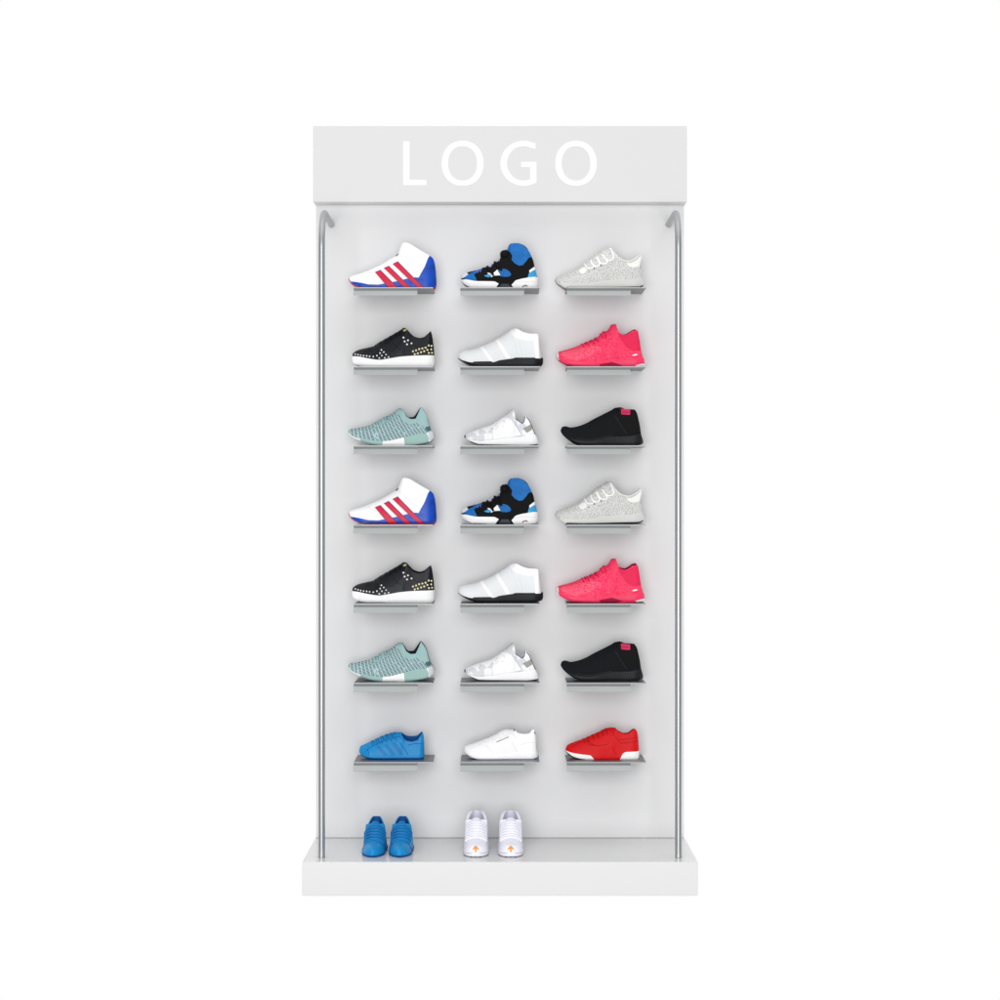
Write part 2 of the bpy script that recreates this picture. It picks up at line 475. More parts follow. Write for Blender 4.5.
# shelves with their forward-tilted price strip
PW = [(-142.1,-65.2,-142.8,-81.2), (-38.6,38.6,-38.7,23.2), (65.3,141.7,65.2,127.4)]
YF = -.187; RF = D/(D+YF)
def row_z(r): return Z0 - ((287.2+79.13*r)-500)/RF*U     # height of the shelf's top, row 0 at the top
proto = None; shelves = []
for r in range(7):
    for c in range(3):
        a, b, e, f = PW[c]; xc = (a+b)/2*U
        if proto is None:
            bm = bmesh.new(); box(bm, -38.5*U, 38.5*U, YF, -.0003, -.0034, 0, .0006)
            s0 = build('shelf', bm, M['steel'], stand, angle=30)
            bm = bmesh.new()
            x0, x1 = -38.6*U, 23.4*U
            prof = [(YF+.0026, -.0128), (YF-.0185, -.0285), (YF-.0200, -.0265), (YF+.0006, -.0112)]
            A = [bm.verts.new((x0, y, z)) for y, z in prof]; B = [bm.verts.new((x1, y, z)) for y, z in prof]
            for k in range(4): bm.faces.new((A[k], A[(k+1)%4], B[(k+1)%4], B[k]))
            bm.faces.new(A); bm.faces.new(list(reversed(B)))
            build('price_strip', bm, M['strip'], s0, smooth=False)
            bm = bmesh.new(); box(bm, x0, x1, YF+.0010, YF+.0040, -.0130, -.0036); build('front_channel', bm, M['channel'], s0, smooth=False)
            proto = s0; sh = s0
        else:
            sh = proto.copy(); C.objects.link(sh)
            for ch in list(proto.children):
                q = ch.copy(); C.objects.link(q); q.parent = sh
            sh.parent = stand
        sh.location = (xc, 0, row_z(r))

# ------------------------------------------------------------------ the shoes, traced from the photograph and lofted
def line_(pts, n=1): return pts
# A: white high shoe, three red stripes, blue heel
A = Shoe('high_top_sneaker', 340, -1, 492,
  [(73,398),(80,378),(130,355),(200,335),(300,293),(380,256),(450,213),(505,178),(528,150),(545,105),(560,82),(585,70),(620,76),(700,120),(760,156),(815,188),(845,212),(860,255),(870,320),(877,420)],
  [(73,401),(95,435),(130,462),(180,480),(260,490),(500,492),(840,492),(865,484),(877,450)],
  [(73,383),(95,420),(130,450),(180,474),(260,483),(500,485),(840,484),(877,455)], (570,822), rim=.62)
A.body('white', 'pale_grey', 'sole_red')
A.patch('heel_counter', [([(100,424),(120,426),(180,436),(260,454),(350,457),(430,444),(520,424),(600,402),(680,386),(716,390),(742,356),(770,290),(798,215),(815,186),(850,212),(877,330),(877,482),(700,486),(300,486),(180,474),(125,450)], 'royal')], eps=.0016)
for p in ([(318,338),(368,318),(522,476),(505,492),(448,492)], [(398,301),(444,280),(655,489),(592,489)], [(478,263),(524,239),(772,489),(716,489)]):
    cx_ = sum(q[0] for q in p)/len(p); cy_ = sum(q[1] for q in p)/len(p)
    inner = []
    for q in p:
        dx = 5 if q[0] < cx_ - (cy_-q[1])*1.0 else -5
        inner.append((q[0]+dx, q[1]+(4 if q[1] < cy_ else 0)))
    A.patch('stripe', [(p, 'navy'), (inner, 'red', 'stripe_face')], both=False, eps=.0022)
A.patch('lace_loop', [([(502,186),(522,160),(530,168),(514,190)], 'ink')])
A.cord('seam', [[(250,318),(275,350),(330,372)], [(533,165),(560,215),(640,285),(720,340),(745,350)]], .0005, 'pale_grey')

# B: black, white and azure strapped shoe
B = Shoe('strapped_high_top', 450, 0, 497,
  [(97,388),(108,352),(150,338),(240,316),(285,302),(300,292),(372,288),(386,262),(430,240),(450,222),(470,175),(520,132),(534,100),(556,82),(610,79),(660,92),(695,118),(722,160),(742,202),(760,245),(772,305),(786,350),(797,410),(801,445)],
  [(97,392),(105,420),(150,465),(200,487),(280,492),(420,496),(700,496),(780,487),(801,460)],
  [(97,406),(130,408),(250,428),(400,430),(440,448),(480,462),(550,462),(600,418),(680,398),(780,385),(801,390)], (550,738), rim=.66)
B.body('fold', 'slate', 'white_rubber')
B.patch('toe_panel', [([(140,392),(162,362),(245,318),(288,303),(292,318),(218,362),(246,426),(112,406)], 'sky')])
B.patch('toe_cap', [([(96,390),(108,350),(150,335),(166,362),(140,382),(106,400)], 'silver_rubber')], eps=.0014)
B.patch('toe_mark', [([(104,396),(136,394),(128,409),(110,409)], 'black_rubber')], eps=.002)
B.patch('ankle_collar', [([(519,138),(533,100),(556,78),(610,74),(660,88),(722,155),(746,203),(715,212),(692,245),(662,279),(630,285),(590,265),(560,232),(566,192),(548,162)], 'sky')], eps=.0016)
B.patch('side_window', [([(428,335),(470,314),(512,320),(545,345),(553,372),(520,386),(458,380)], 'sky')], both=False, smooth=True)
B.patch('side_flash', [([(338,350),(396,352),(431,320),(440,350),(458,373),(400,376),(375,392),(370,368)], 'white_rubber')], both=False, eps=.0016)
B.patch('side_gem', [([(308,380),(350,362),(378,376),(350,393)], 'aqua')], both=False, eps=.0022)
B.patch('heel_insert', [([(720,345),(775,312),(800,392),(706,392)], 'aqua'), ([(720,328),(766,292),(780,312),(724,348)], 'white_rubber')], eps=.0012)
B.patch('arch_shank', [([(408,500),(452,440),(545,440),(585,500)], 'fold'), ([(440,490),(470,452),(530,452),(560,490)], 'dark_grey')], on='sole', eps=.001)
B.patch('heel_mark', [([(652,480),(668,466),(688,459),(708,470),(700,476),(686,468),(670,474),(660,484)], 'tag_ink')], on='sole', both=False, eps=.001)
B.cord('sole_groove', [[(580,440),(640,425),(700,430),(780,432)], [(130,440),(200,452),(300,455)]], .0005, 'pale_grey', on='sole')
bm = bmesh.new()
bmesh.ops.create_uvsphere(bm, u_segments=20, v_segments=14, radius=1)
for v in bm.verts:
    n_ = 1+.06*math.sin(9*v.co.x)*math.cos(7*v.co.z)
    v.co = Vector((B.X(500,180)+v.co.x*.0165*n_, v.co.y*.026*n_, B.z(176)+v.co.z*.0155*n_))
build('inflation_bladder', bm, M['fold'], B.root)
B.lace('strap', 395, 340, .5, .0042, 'fold', flat=1.2); B.lace('strap', 470, 408, .52, .0046, 'fold', flat=1.2)
B.lace('lace', 255, 245, .8, .0014, 'violet'); B.lace('lace', 280, 268, .8, .0014, 'violet')
B.cord('pull_loop', [[(322,292),(350,268),(385,262)], [(395,255),(430,236),(450,236)]], .0016, 'violet', lift=2)

# C: speckled grey knit shoe
def dentC(x, yy): return -24*sstep(740,838,x)*math.exp(-((yy-300)/70)**2)
Cc = Shoe('knit_sneaker', 550, 1, 490,
  [(45,398),(60,375),(120,350),(190,325),(240,298),(300,260),(350,222),(410,175),(470,135),(530,103),(556,108),(585,150),(620,192),(670,222),(720,228),(770,208),(805,182),(828,162),(836,172),(845,330),(852,395),(864,428)],
  [(45,401),(60,430),(100,460),(150,487),(220,490),(700,490),(800,484),(845,462),(864,440)],
  [(45,403),(80,438),(180,443),(350,440),(450,425),(600,405),(700,400),(780,395),(835,385),(864,425)], (562,826), rim=.6, dent=dentC)
Cc.body('speckle', 'ivory', 'pearl')
Cc.patch('collar_patch', [([(695,250),(740,252),(800,222),(838,170),(842,282),(760,292),(715,282)], 'ivory')])
Cc.patch('outsole', [([(148,476),(300,481),(700,481),(810,468),(850,452),(840,500),(140,500)], 'dark_grey')], on='sole', eps=.0004)
Cc.cord('collar_piping', [[(584,158),(620,200),(670,230),(720,236),(770,216),(805,190),(830,170)]], .0016, 'ivory')
Cc.patch('lace_knot', [([(262,322),(300,292),(332,310),(318,345),(286,354)], 'ivory')], smooth=True, eps=.002)
for p in ([(315,262),(328,290),(350,306),(382,303),(396,288),(385,262),(366,232)], [(368,232),(384,268),(410,290),(440,284),(452,266),(436,232),(420,200)],
          [(428,200),(443,235),(470,264),(508,262),(522,244),(500,212),(476,176)], [(484,180),(500,214),(530,233),(565,224),(582,200),(568,160),(546,118)]):
    Cc.cord('lace_loop', [p], .0029, 'bright_knit', both=True, lift=.7)
for xa in (345, 400, 455, 512): Cc.lace('lace', xa-20, xa-30, .88, .0015, 'ivory')
Cc.cord('eyelet', [[(395,300),(402,312)], [(458,274),(466,284)], [(350,330),(354,338)]], .0015, 'ink')

# D: black low shoe with studs
Dd = Shoe('studded_sneaker', 340, -1, 490,
  [(103,402),(112,358),(160,326),(240,305),(300,290),(340,262),(400,228),(470,188),(540,148),(575,126),(600,133),(630,165),(670,200),(720,214),(760,204),(800,172),(822,156),(834,190),(845,260),(853,330),(858,400)],
  [(103,412),(115,442),(150,465),(200,480),(300,488),(825,490),(850,478),(858,445)],
  [(103,386),(150,389),(250,408),(360,423),(450,410),(560,392),(700,382),(858,378)], (598,818), rim=.62,
  near=[(598,133),(630,175),(670,212),(720,226),(760,216),(800,184),(822,158)])
Dd.body('black', 'fold', 'white_rubber')
for x, y in [(140,368),(165,374),(190,380),(217,385),(245,387),(272,391),(305,394),(338,385),(360,408),(367,362),(378,332),(383,384),(400,352),(410,405),(421,376),(444,398)]: Dd.stud(x, y, .0028, 'silver')
for x, y in [(577,218),(588,254),(618,243),(610,280),(650,271)]: Dd.stud(x, y, .0033, 'silver')
for x, y in [(664,344),(692,335),(720,323),(749,317),(778,309),(806,290),(830,293),(680,370),(708,362),(737,352),(765,343),(795,330),(828,325),(808,358),(835,356)]: Dd.stud(x, y, .0034, 'gold')
Dd.cord('seam', [[(300,300),(350,350),(440,392),(480,404)], [(430,330),(470,345),(520,300),(560,240)], [(575,165),(610,220),(690,300),(850,280)], [(480,260),(510,300),(560,330)]], .0009, 'black', both=True)
for xa in (330, 375, 420, 465, 510, 552): Dd.lace('lace', xa-6, xa-12, .85, .0011, 'fold')
Dd.patch('tongue_tag', [([(572,150),(598,138),(606,150),(580,163)], 'tag_gold')], eps=.0022)
Dd.cord('sole_groove', [[(110,452),(200,468),(400,474),(850,472)]], .0004, 'pale_grey', on='sole')

# E: white sock-like shoe on black sole
E = Shoe('slip_on_sneaker', 450, 0, 488,
  [(70,398),(82,350),(130,328),(200,316),(280,290),(350,260),(420,224),(490,180),(545,142),(575,131),(610,138),(660,164),(720,180),(794,184),(804,200),(814,280),(824,360),(832,395),(848,425)],
  [(70,403),(110,430),(180,465),(260,485),(380,488),(700,488),(780,481),(835,468),(848,445)],
  [(70,398),(120,425),(205,445),(220,437),(370,435),(390,443),(450,425),(580,405),(592,399),(770,399),(778,406),(826,406),(836,392),(848,402)], (600,800), rim=.62)
E.body('white_knit', 'pale_grey', 'black_rubber')
E.patch('strap_band', [([(268,296),(292,286),(402,437),(364,435)], 'bright_knit')]); E.patch('strap_band', [([(408,231),(432,216),(548,402),(514,412)], 'bright_knit')])
E.patch('collar', [([(540,140),(575,122),(620,130),(720,172),(804,182),(806,242),(700,243),(620,226),(568,194)], 'bright_knit')], eps=.0012)
E.patch('heel_strip', [([(764,242),(806,240),(818,405),(780,405)], 'bright_knit')])
E.cord('seam', [[(560,200),(600,300),(630,395)], [(620,240),(650,330),(655,392)]], .0004, 'pale_grey')
E.cord('sole_groove', [[(220,455),(380,455),(450,445),(600,425),(830,425)]], .0005, 'dark_grey', on='sole')

# F: hot pink low shoe
F = Shoe('mesh_sneaker', 550, 1, 487,
  [(58,372),(72,342),(130,325),(220,298),(290,268),(340,248),(400,222),(440,200),(478,158),(520,148),(546,114),(556,95),(575,88),(594,89),(603,98),(612,142),(640,170),(680,180),(720,162),(750,142),(780,133),(798,150),(812,220),(825,300),(840,370),(855,415),(866,450)],
  [(58,392),(75,415),(130,450),(200,475),(300,483),(600,487),(780,482),(840,474),(866,460)],
  [(58,400),(150,425),(300,440),(450,450),(560,430),(700,410),(850,398),(866,450)], (608,796), rim=.6,
  near=[(606,120),(640,180),(680,193),(720,178),(750,156),(796,150)])
F.body('pink', 'dark_pink', 'pink_plain')
F.patch('vamp_print', [([(110,350),(200,325),(330,300),(440,300),(460,330),(400,360),(330,400),(260,425),(170,410),(110,385)], 'pink_spot')], smooth=True, both=False, eps=.0005)
F.patch('toe_bumper', [([(57,350),(74,345),(74,400),(84,420),(62,412)], 'white_rubber')], on='sole', eps=.0014)
F.patch('heel_bumper', [([(772,470),(830,455),(866,452),(862,476),(800,486)], 'white_rubber')], on='sole', eps=.001)
F.patch('arch_insert', [([(445,462),(560,440),(660,470),(600,488),(460,488)], 'dark_pink')], on='sole', eps=.0009)
F.patch('ankle_panel', [([(618,168),(680,198),(720,188),(760,160),(800,160),(820,260),(828,330),(760,340),(700,310),(640,230)], 'crimson_shade')], eps=.0009)
F.patch('side_dash', [([(742,378),(772,366),(794,366),(792,374),(765,382)], 'white_rubber')], both=False, eps=.0012)
F.cord('overlay_seam', [[(480,200),(560,290),(650,300),(715,330)], [(560,300),(560,380),(640,400)], [(640,260),(700,310),(735,330)], [(450,360),(480,420),(600,400),(830,385)], [(400,330),(470,380),(520,410)]], .0008, 'pink_plain')
for xa in (300, 345, 390, 430, 470, 500): F.lace('lace', xa+10, xa-12, .8, .0024, 'crimson_shade')
for xa in (322, 368, 412): F.lace('lace', xa+4, xa-6, .9, .0018, 'dark_pink')

# G: teal knit shoe
G = Shoe('ribbed_knit_sneaker', 340, -1, 471,
  [(70,335),(85,314),(150,308),(220,294),(290,268),(340,243),(380,215),(450,188),(500,150),(530,129),(558,129),(580,160),(600,192),(622,208),(660,205),(690,172),(712,138),(731,117),(760,148),(788,200),(803,258),(825,318),(850,352),(864,382)],
  [(70,342),(100,380),(150,410),(220,440),(300,462),(380,471),(600,472),(740,456),(820,432),(864,395)],
  [(70,347),(140,395),(200,410),(300,425),(390,430),(580,395),(650,375),(780,355),(800,348),(830,338),(864,380)], (585,738), rim=.62,
  near=[(580,160),(608,208),(650,229),(684,226),(705,190),(735,119)])
G.body('teal_knit', 'slate', 'white_rubber')
G.patch('forefoot_plug', [([(188,400),(300,422),(392,428),(386,474),(300,468),(192,432)], 'teal_rubber')], on='sole', eps=.0008)
G.patch('heel_plug', [([(583,393),(650,374),(788,354),(806,400),(806,440),(740,462),(590,474)], 'teal_rubber')], on='sole', eps=.0008)
G.patch('heel_rubber', [([(800,348),(830,338),(864,380),(864,400),(822,434),(806,400)], 'silver_rubber')], on='sole', eps=.001)
G.cord('plug_rib', [[(600+i*24, 392-i*5), (612+i*24, 466-i*4)] for i in range(8)], .0006, 'teal', on='sole')
G.patch('collar', [([(505,160),(530,124),(565,124),(606,208),(645,229),(688,226),(733,110),(790,200),(806,262),(806,296),(760,296),(692,262),(640,276),(600,262),(562,232),(540,190)], 'teal')], eps=.001)
for xa in (300, 340, 380, 425): G.cord('lace', [[(xa-20,305-(xa-300)*.5),(xa,322-(xa-300)*.55),(xa+22,300-(xa-300)*.5),(xa+8,240-(xa-300)*.4)]], .0024, 'teal', both=True)
for xa in (300, 340, 382, 425, 462): G.lace('lace', xa-6, xa-12, .84, .0018, 'teal')
G.cord('heel_seam', [[(735,125),(765,165),(790,215)]], .0004, 'slate')
G.patch('heel_tab', [([(785,285),(812,290),(828,330),(800,340),(775,320)], 'teal_shade')], both=True, eps=.0005)

# H: white camouflage shoe
H = Shoe('camouflage_sneaker', 450, 0, 470,
  [(128,375),(145,358),(200,335),(280,305),(360,280),(430,240),(480,204),(540,158),(573,130),(584,150),(592,205),(620,232),(648,248),(668,232),(680,193),(700,205),(730,250),(755,310),(775,360),(800,415),(809,440)],
  [(128,388),(150,410),(200,440),(260,460),(400,470),(700,470),(780,466),(809,452)],
  [(128,394),(200,418),(300,428),(400,415),(530,400),(560,394),(650,385),(700,370),(770,365),(809,435)], (590,690), rim=.6,
  near=[(588,160),(596,222),(625,245),(658,264),(676,240),(684,194)])
H.body('camo', 'pale_grey', 'white_rubber')
H.patch('side_panel', [([(385,330),(430,262),(520,215),(560,235),(650,370),(550,395),(400,412),(385,380)], 'white')], eps=.0006)
H.patch('heel_tag', [([(662,310),(735,275),(748,320),(700,352)], 'taupe')])
H.patch('outsole', [([(150,415),(260,456),(400,464),(700,464),(805,452),(800,480),(250,480),(150,440)], 'dark_grey')], on='sole', eps=.0004)
H.patch('toe_nib', [([(127,375),(138,366),(142,398),(128,392)], 'ink')], on='sole', eps=.001)
H.cord('heel_piping', [[(694,206),(722,240),(752,312),(774,362),(798,418)]], .0013, 'ink', both=True)
H.cord('collar_piping', [[(596,222),(625,245),(658,266),(676,240),(683,200)]], .0012, 'ink')
H.cord('tongue_edge', [[(500,188),(540,158),(572,130)]], .0014, 'taupe', both=True)
H.cord('seam', [[(150,400),(250,425),(390,412),(540,392),(650,380)], [(385,300),(392,350),(385,412)], [(560,232),(610,300),(652,372)]], .0005, 'grey_line')
for xa in (420, 450, 480, 508): H.lace('lace', xa+6, xa-8, .8, .0013, 'white')
H.cord('eyelet', [[(418,312),(421,316)], [(430,294),(436,298)], [(480,292),(482,296)], [(488,246),(496,250)]], .0012, 'taupe')

# I: black sock-like shoe with a magenta tag
I = Shoe('slip_on_sneaker', 550, 1, 477,
  [(98,332),(112,303),(140,296),(190,307),(240,300),(320,273),(400,230),(500,180),(560,149),(600,128),(640,128),(690,144),(768,148),(790,178),(802,220),(820,300),(830,370),(845,415),(851,440)],
  [(98,342),(120,375),(180,425),(240,460),(300,475),(700,478),(820,466),(851,452)],
  [(98,350),(160,390),(230,420),(350,430),(480,405),(560,390),(720,385),(820,370),(851,430)], (625,780), rim=.62)
I.body('black_knit', 'fold', 'black_rubber')
I.patch('pull_tag', [([(645,138),(728,142),(730,190),(716,196),(648,190)], 'magenta')], eps=.0014)
I.cord('tag_lettering', [[(655,165),(662,178),(668,164)], [(676,178),(676,164),(684,172)], [(692,178),(692,165),(702,178),(702,165)], [(710,165),(718,178)]], .0005, 'tag_ink', lift=3.6)
I.patch('collar_panel', [([(600,140),(640,126),(790,150),(822,360),(700,372),(650,290),(610,200)], 'fold')], eps=.0005)
I.cord('sole_rib', [[(600+i*22, 396-i*1.5), (622+i*22, 460)] for i in range(10)], .0007, 'dark_grey', on='sole')
I.cord('seam', [[(590,200),(650,300),(700,372)], [(230,412),(350,424),(480,400),(560,386)]], .0006, 'dark_grey')

# J: blue leather low shoe
J = Shoe('leather_sneaker', 340, -1, 412,
  [(170,340),(180,302),(215,284),(270,258),(330,230),(400,198),(450,183),(510,171),(548,174),(572,192),(600,208),(640,214),(690,211),(722,188),(740,171),(754,195),(761,250),(764,330),(766,385)],
  [(170,348),(190,375),(230,395),(300,408),(740,412),(756,407),(766,396)],
  [(170,346),(230,376),(300,386),(500,383),(766,377)], (565,742), rim=.64,
  near=[(556,178),(576,215),(602,240),(650,250),(700,236),(722,208),(744,172)], round_heel=.1)
J.body('blue', 'blue_dark', 'blue')
J.patch('foxing_edge', [([(185,368),(230,388),(300,398),(740,399),(764,392),(760,420),(300,420),(200,400)], 'blue_dark')], on='sole', eps=.0003)
for x in (330, 400, 470): J.patch('stripe', [([(x,300-(x-330)*.25),(x+30,288-(x-330)*.25),(x+110,372),(x+76,374)], 'blue_mid')], both=False, eps=.0008)
J.cord('seam', [[(235,330),(300,290),(420,235),(540,205),(570,230),(590,260)], [(545,260),(600,340),(620,372)], [(620,285),(680,270),(755,272)], [(250,322),(262,350),(260,378)]], .0007, 'blue_dark', both=True)
for xa in (285, 325, 368, 412, 455, 495): J.lace('lace', xa+14, xa-4, .7, .0017, 'blue_mid')
for xa in (305, 346, 390, 433, 475): J.lace('lace_cross', xa+12, xa-10, .78, .0011, 'blue_dark', h1=xa-12)
J.cord('collar_edge', [[(560,180),(576,215),(602,242),(650,252),(700,238),(722,210),(742,174)]], .0016, 'blue_dark')

# K: white leather low shoe
Kk = Shoe('leather_sneaker', 450, 0, 420,
  [(127,335),(136,308),(180,290),(250,265),(320,240),(400,204),(460,170),(510,152),(560,156),(585,153),(600,168),(625,186),(680,193),(720,188),(742,162),(758,148),(774,178),(782,240),(786,330),(797,370),(799,392)],
  [(127,347),(160,380),(220,410),(300,420),(740,420),(780,413),(799,400)],
  [(127,350),(200,375),(300,392),(450,385),(600,368),(770,360),(799,370)], (595,752), rim=.62)
Kk.body('white', 'pale_grey', 'white_rubber')
Kk.cord('side_lettering', [[(424+i*11, 262-i*4.6), (432+i*11, 259-i*4.6)] for i in range(10)], .0013, 'ink')
Kk.patch('tongue_tip', [([(576,150),(586,146),(592,164),(580,164)], 'ink')], eps=.001)
Kk.patch('heel_tip', [([(766,172),(778,180),(780,196),(768,190)], 'ink')], eps=.001)
Kk.cord('seam', [[(180,330),(240,300),(330,262),(440,230),(560,190),(620,230)], [(150,372),(300,396),(450,389),(600,372),(772,364)], [(330,290),(400,370)], [(560,260),(620,360)], [(640,290),(700,270),(780,270)]], .0005, 'pale_grey', both=True)
for xa in (300, 335, 370, 405, 440, 475): Kk.lace('lace', xa+12, xa-2, .75, .0014, 'bright_knit')
Kk.cord('sole_base_line', [[(160,392),(250,416),(740,416),(785,408)]], .0006, 'violet', on='sole')  # thin violet line along the foot of the sole

# L: scarlet low shoe
Ll = Shoe('suede_sneaker', 550, 1, 425,
  [(140,350),(156,306),(220,275),(300,245),(380,210),(450,180),(510,150),(560,142),(590,148),(630,180),(680,199),(718,193),(745,170),(770,159),(790,172),(802,220),(809,300),(814,370)],
  [(140,358),(180,395),(250,415),(330,425),(795,425),(810,416),(814,400)],
  [(140,347),(200,363),(300,378),(360,384),(392,402),(640,402),(668,367),(700,357),(814,354)], (600,792), rim=.62)
Ll.body('scarlet', 'scarlet_dark', 'white_rubber')
Ll.patch('arch_panel', [([(378,394),(392,399),(640,399),(646,400),(630,430),(406,430)], 'scarlet')], on='sole', eps=.0009)
Ll.patch('toe_edge', [([(140,352),(200,392),(262,414),(330,423),(250,430),(140,400)], 'dark_grey')], on='sole', eps=.0004)
Ll.cord('seam', [[(200,320),(270,270),(330,262),(420,300),(520,290)], [(330,240),(350,290),(440,300)], [(560,170),(610,240),(650,280),(800,262)], [(640,250),(740,235),(802,225)], [(560,300),(600,380)]], .0008, 'scarlet_dark', both=True)
for xa in (310, 350, 392, 435, 478, 515): Ll.lace('lace', xa+8, xa-6, .8, .0015, 'scarlet_dark')

# N: cool white shoe of the pair on the plinth
Nn = Shoe('padded_sneaker', 0, 0, 300,
  [(0,262),(8,225),(40,200),(120,180),(220,150),(320,95),(400,52),(440,36),(470,42),(500,70),(560,84),(610,66),(650,32),(685,8),(708,-3),(723,-4),(731,50),(736,250)],
  [(0,288),(12,298),(60,300),(700,300),(730,296),(736,285)],
  [(0,262),(60,264),(400,262),(736,252)], (478,712), hexp=2.0, rim=.93, thick=.009, x_c=368, width=.15, round_toe=.2, pw=3.4, heelw=1.0, round_heel=.24)
Nn.body('lilac', 'lilac_lining', 'lilac')
for i in range(7): Nn.lace('lace_band', 225+i*33, 205+i*33, .7, .0042, 'lilac', flat=.7)
Nn.cord('sole_line', [[(0,264),(60,268),(400,268),(734,258)]], .0007, 'grey_line', on='sole', both=True)
Nn.patch('outsole', [([(0,291),(30,295),(700,295),(736,291),(730,310),(0,310)], 'dark_grey')], on='sole', eps=.0004)
# P: blue leather shoe of the pair on the plinth
P = Shoe('leather_sneaker', 0, 0, 300,
  [(0,255),(8,228),(40,210),(110,200),(200,190),(260,160),(340,108),(400,78),(430,70),(450,76),(480,96),(530,104),(570,90),(600,68),(625,46),(641,35),(648,40),(651,90),(653,240)],
  [(0,293),(12,299),(60,300),(620,300),(645,296),(653,284)],
  [(0,280),(60,284),(400,284),(653,280)], (456,630), hexp=1.9, rim=.8, x_c=326, width=.16, round_toe=.36, pw=2.7, heelw=1.05, round_heel=.27)
P.body('blue', 'blue_dark', 'blue_dark')
P.lace('toe_cap_seam', 190, 215, .25, .0011, 'blue_dark')
for i in range(6): P.lace('lace', 262+i*33, 240+i*33, .62, .0030, 'blue_mid')
for i in range(5): P.lace('lace_cross', 272+i*33, 252+i*33, .68, .0016, 'blue_dark', h1=295+i*33)
def tongue(sh, x0, y0, x1, y1, hw, m, m2):
    """a padded tongue leaning out of the throat"""
    bm = bmesh.new(); rows = []
    for i in range(9):
        t = i/8; x = mix(x0, x1, t); z = sh.z(mix(y0, y1, t)) ; w = hw*(1-.35*max(0, (t-.6)/.4)**2)
        ring = []
        for k in range(16):
            a = 2*PI*k/16; y = w*math.copysign(abs(math.cos(a))**.6, math.cos(a)); d = .0032*math.sin(a)
            ring.append(bm.verts.new(((x-sh.cx)*K - d*.8, y, z + d*.6 - .15*y*y/hw)))
        rows.append(ring)
    for i in range(8):
        for k in range(16): bm.faces.new((rows[i][k], rows[i][(k+1)%16], rows[i+1][(k+1)%16], rows[i+1][k]))
    bm.faces.new(rows[0]); bm.faces.new(list(reversed(rows[-1])))
    return build('tongue', bm, M[m], sh.root, angle=60)
tongue(Nn, 415, 52, 470, 26, .0145, 'lilac', None)
tongue(P, 395, 86, 452, 52, .0125, 'blue_mid', None)
bm = bmesh.new()
def toe_top(x, y):
    w = Nn.plan(x)*.965; q = min(.999, abs(y)/max(w, 1e-6)); h = (1-q**(1/.55))**(1/Nn.pw)
    zb, zt = Nn.z(Nn.fb(x)), Nn.z(Nn.ft(x)); return zb+(zt-zb)*h+.0008
def toe_poly(pl):
    t = bmesh.new(); t.faces.new([t.verts.new((a_, b_, 0)) for a_, b_ in pl]); bmesh.ops.triangulate(t, faces=t.faces)
    for k in range(1, 120):
        bmesh.ops.bisect_plane(t, geom=t.verts[:]+t.edges[:]+t.faces[:], plane_co=(k*.25,0,0), plane_no=(1,0,0), dist=1e-4)
    for k in range(-6, 7): bmesh.ops.bisect_plane(t, geom=t.verts[:]+t.edges[:]+t.faces[:], plane_co=(0,k*.002,0), plane_no=(0,1,0), dist=1e-6)
    mp = {v: bm.verts.new((Nn.X(v.co.x, 0), v.co.y, toe_top(v.co.x, v.co.y))) for v in t.verts}
    for f_ in t.faces: bm.faces.new([mp[v] for v in f_.verts])
    t.free()
toe_poly([(30,-.0006),(30,.0006),(11,.0108),(7.5,.0060),(7,.0028),(1.5,.003),(1.5,-.003),(7,-.0028),(7.5,-.0060),(11,-.0108)])
build('toe_mark', bm, M['orange'], Nn.root)

# ------------------------------------------------------------------ placing them
ROWN = ['top row', 'second row from the top', 'third row from the top', 'fourth row from the top', 'fifth row from the top', 'sixth row from the top', 'bottom shelf row']
COLN = ['left', 'middle', 'right']
SY = -.0985
def col_x(c): return [-103.5, 0, 103.5][c]*U
def place(shoe, rows, c, text, group):
    for k, r in enumerate(rows):
        o = shoe.root if k == 0 else dup(shoe.root)
        o.location = (col_x(c), SY, row_z(r)+.0004)
        below = {0: 'on the top %s shelf, just below the header' % COLN[c], 6: 'on the lowest %s shelf' % COLN[c]}.get(r, 'on the %s shelf of the %s' % (COLN[c], ROWN[r].replace(' from the top', '')))
        tag(o, text+' '+below, 'sneaker', group)
place(A, (0, 3), 0, 'white high-top with red stripes, blue heel', 'white striped high-tops on the shelves')
place(B, (0, 3), 1, 'black strapped high-top with azure ankle', 'black and azure high-tops on the shelves')
place(Cc, (0, 3), 2, 'speckled grey knit sneaker with white laces', 'speckled grey sneakers on the shelves')
place(Dd, (1, 4), 0, 'black studded sneaker with thick white sole', 'studded black sneakers on the shelves')
place(E, (1, 4), 1, 'white slip-on sneaker with black sole', 'white slip-ons on the shelves')
place(F, (1, 4), 2, 'hot pink mesh sneaker', 'hot pink sneakers on the shelves')
place(G, (2, 5), 0, 'teal ribbed knit sneaker', 'teal sneakers on the shelves')
place(H, (2, 5), 1, 'white and pale grey camouflage sneaker', 'camouflage sneakers on the shelves')
place(I, (2, 5), 2, 'all-black slip-on sneaker with magenta tag', 'black slip-ons on the shelves')
J.root.location = (col_x(0), SY, row_z(6)+.0004); tag(J.root, 'plain blue leather sneaker side-on on the lowest left shelf', 'sneaker')
Kk.root.location = (0, SY, row_z(6)+.0004); tag(Kk.root, 'plain white leather sneaker side-on on the lowest middle shelf', 'sneaker')
Ll.root.location = (col_x(2), SY, row_z(6)+.0004); tag(Ll.root, 'scarlet sneaker with white toe and heel sole on the lowest right shelf', 'sneaker')
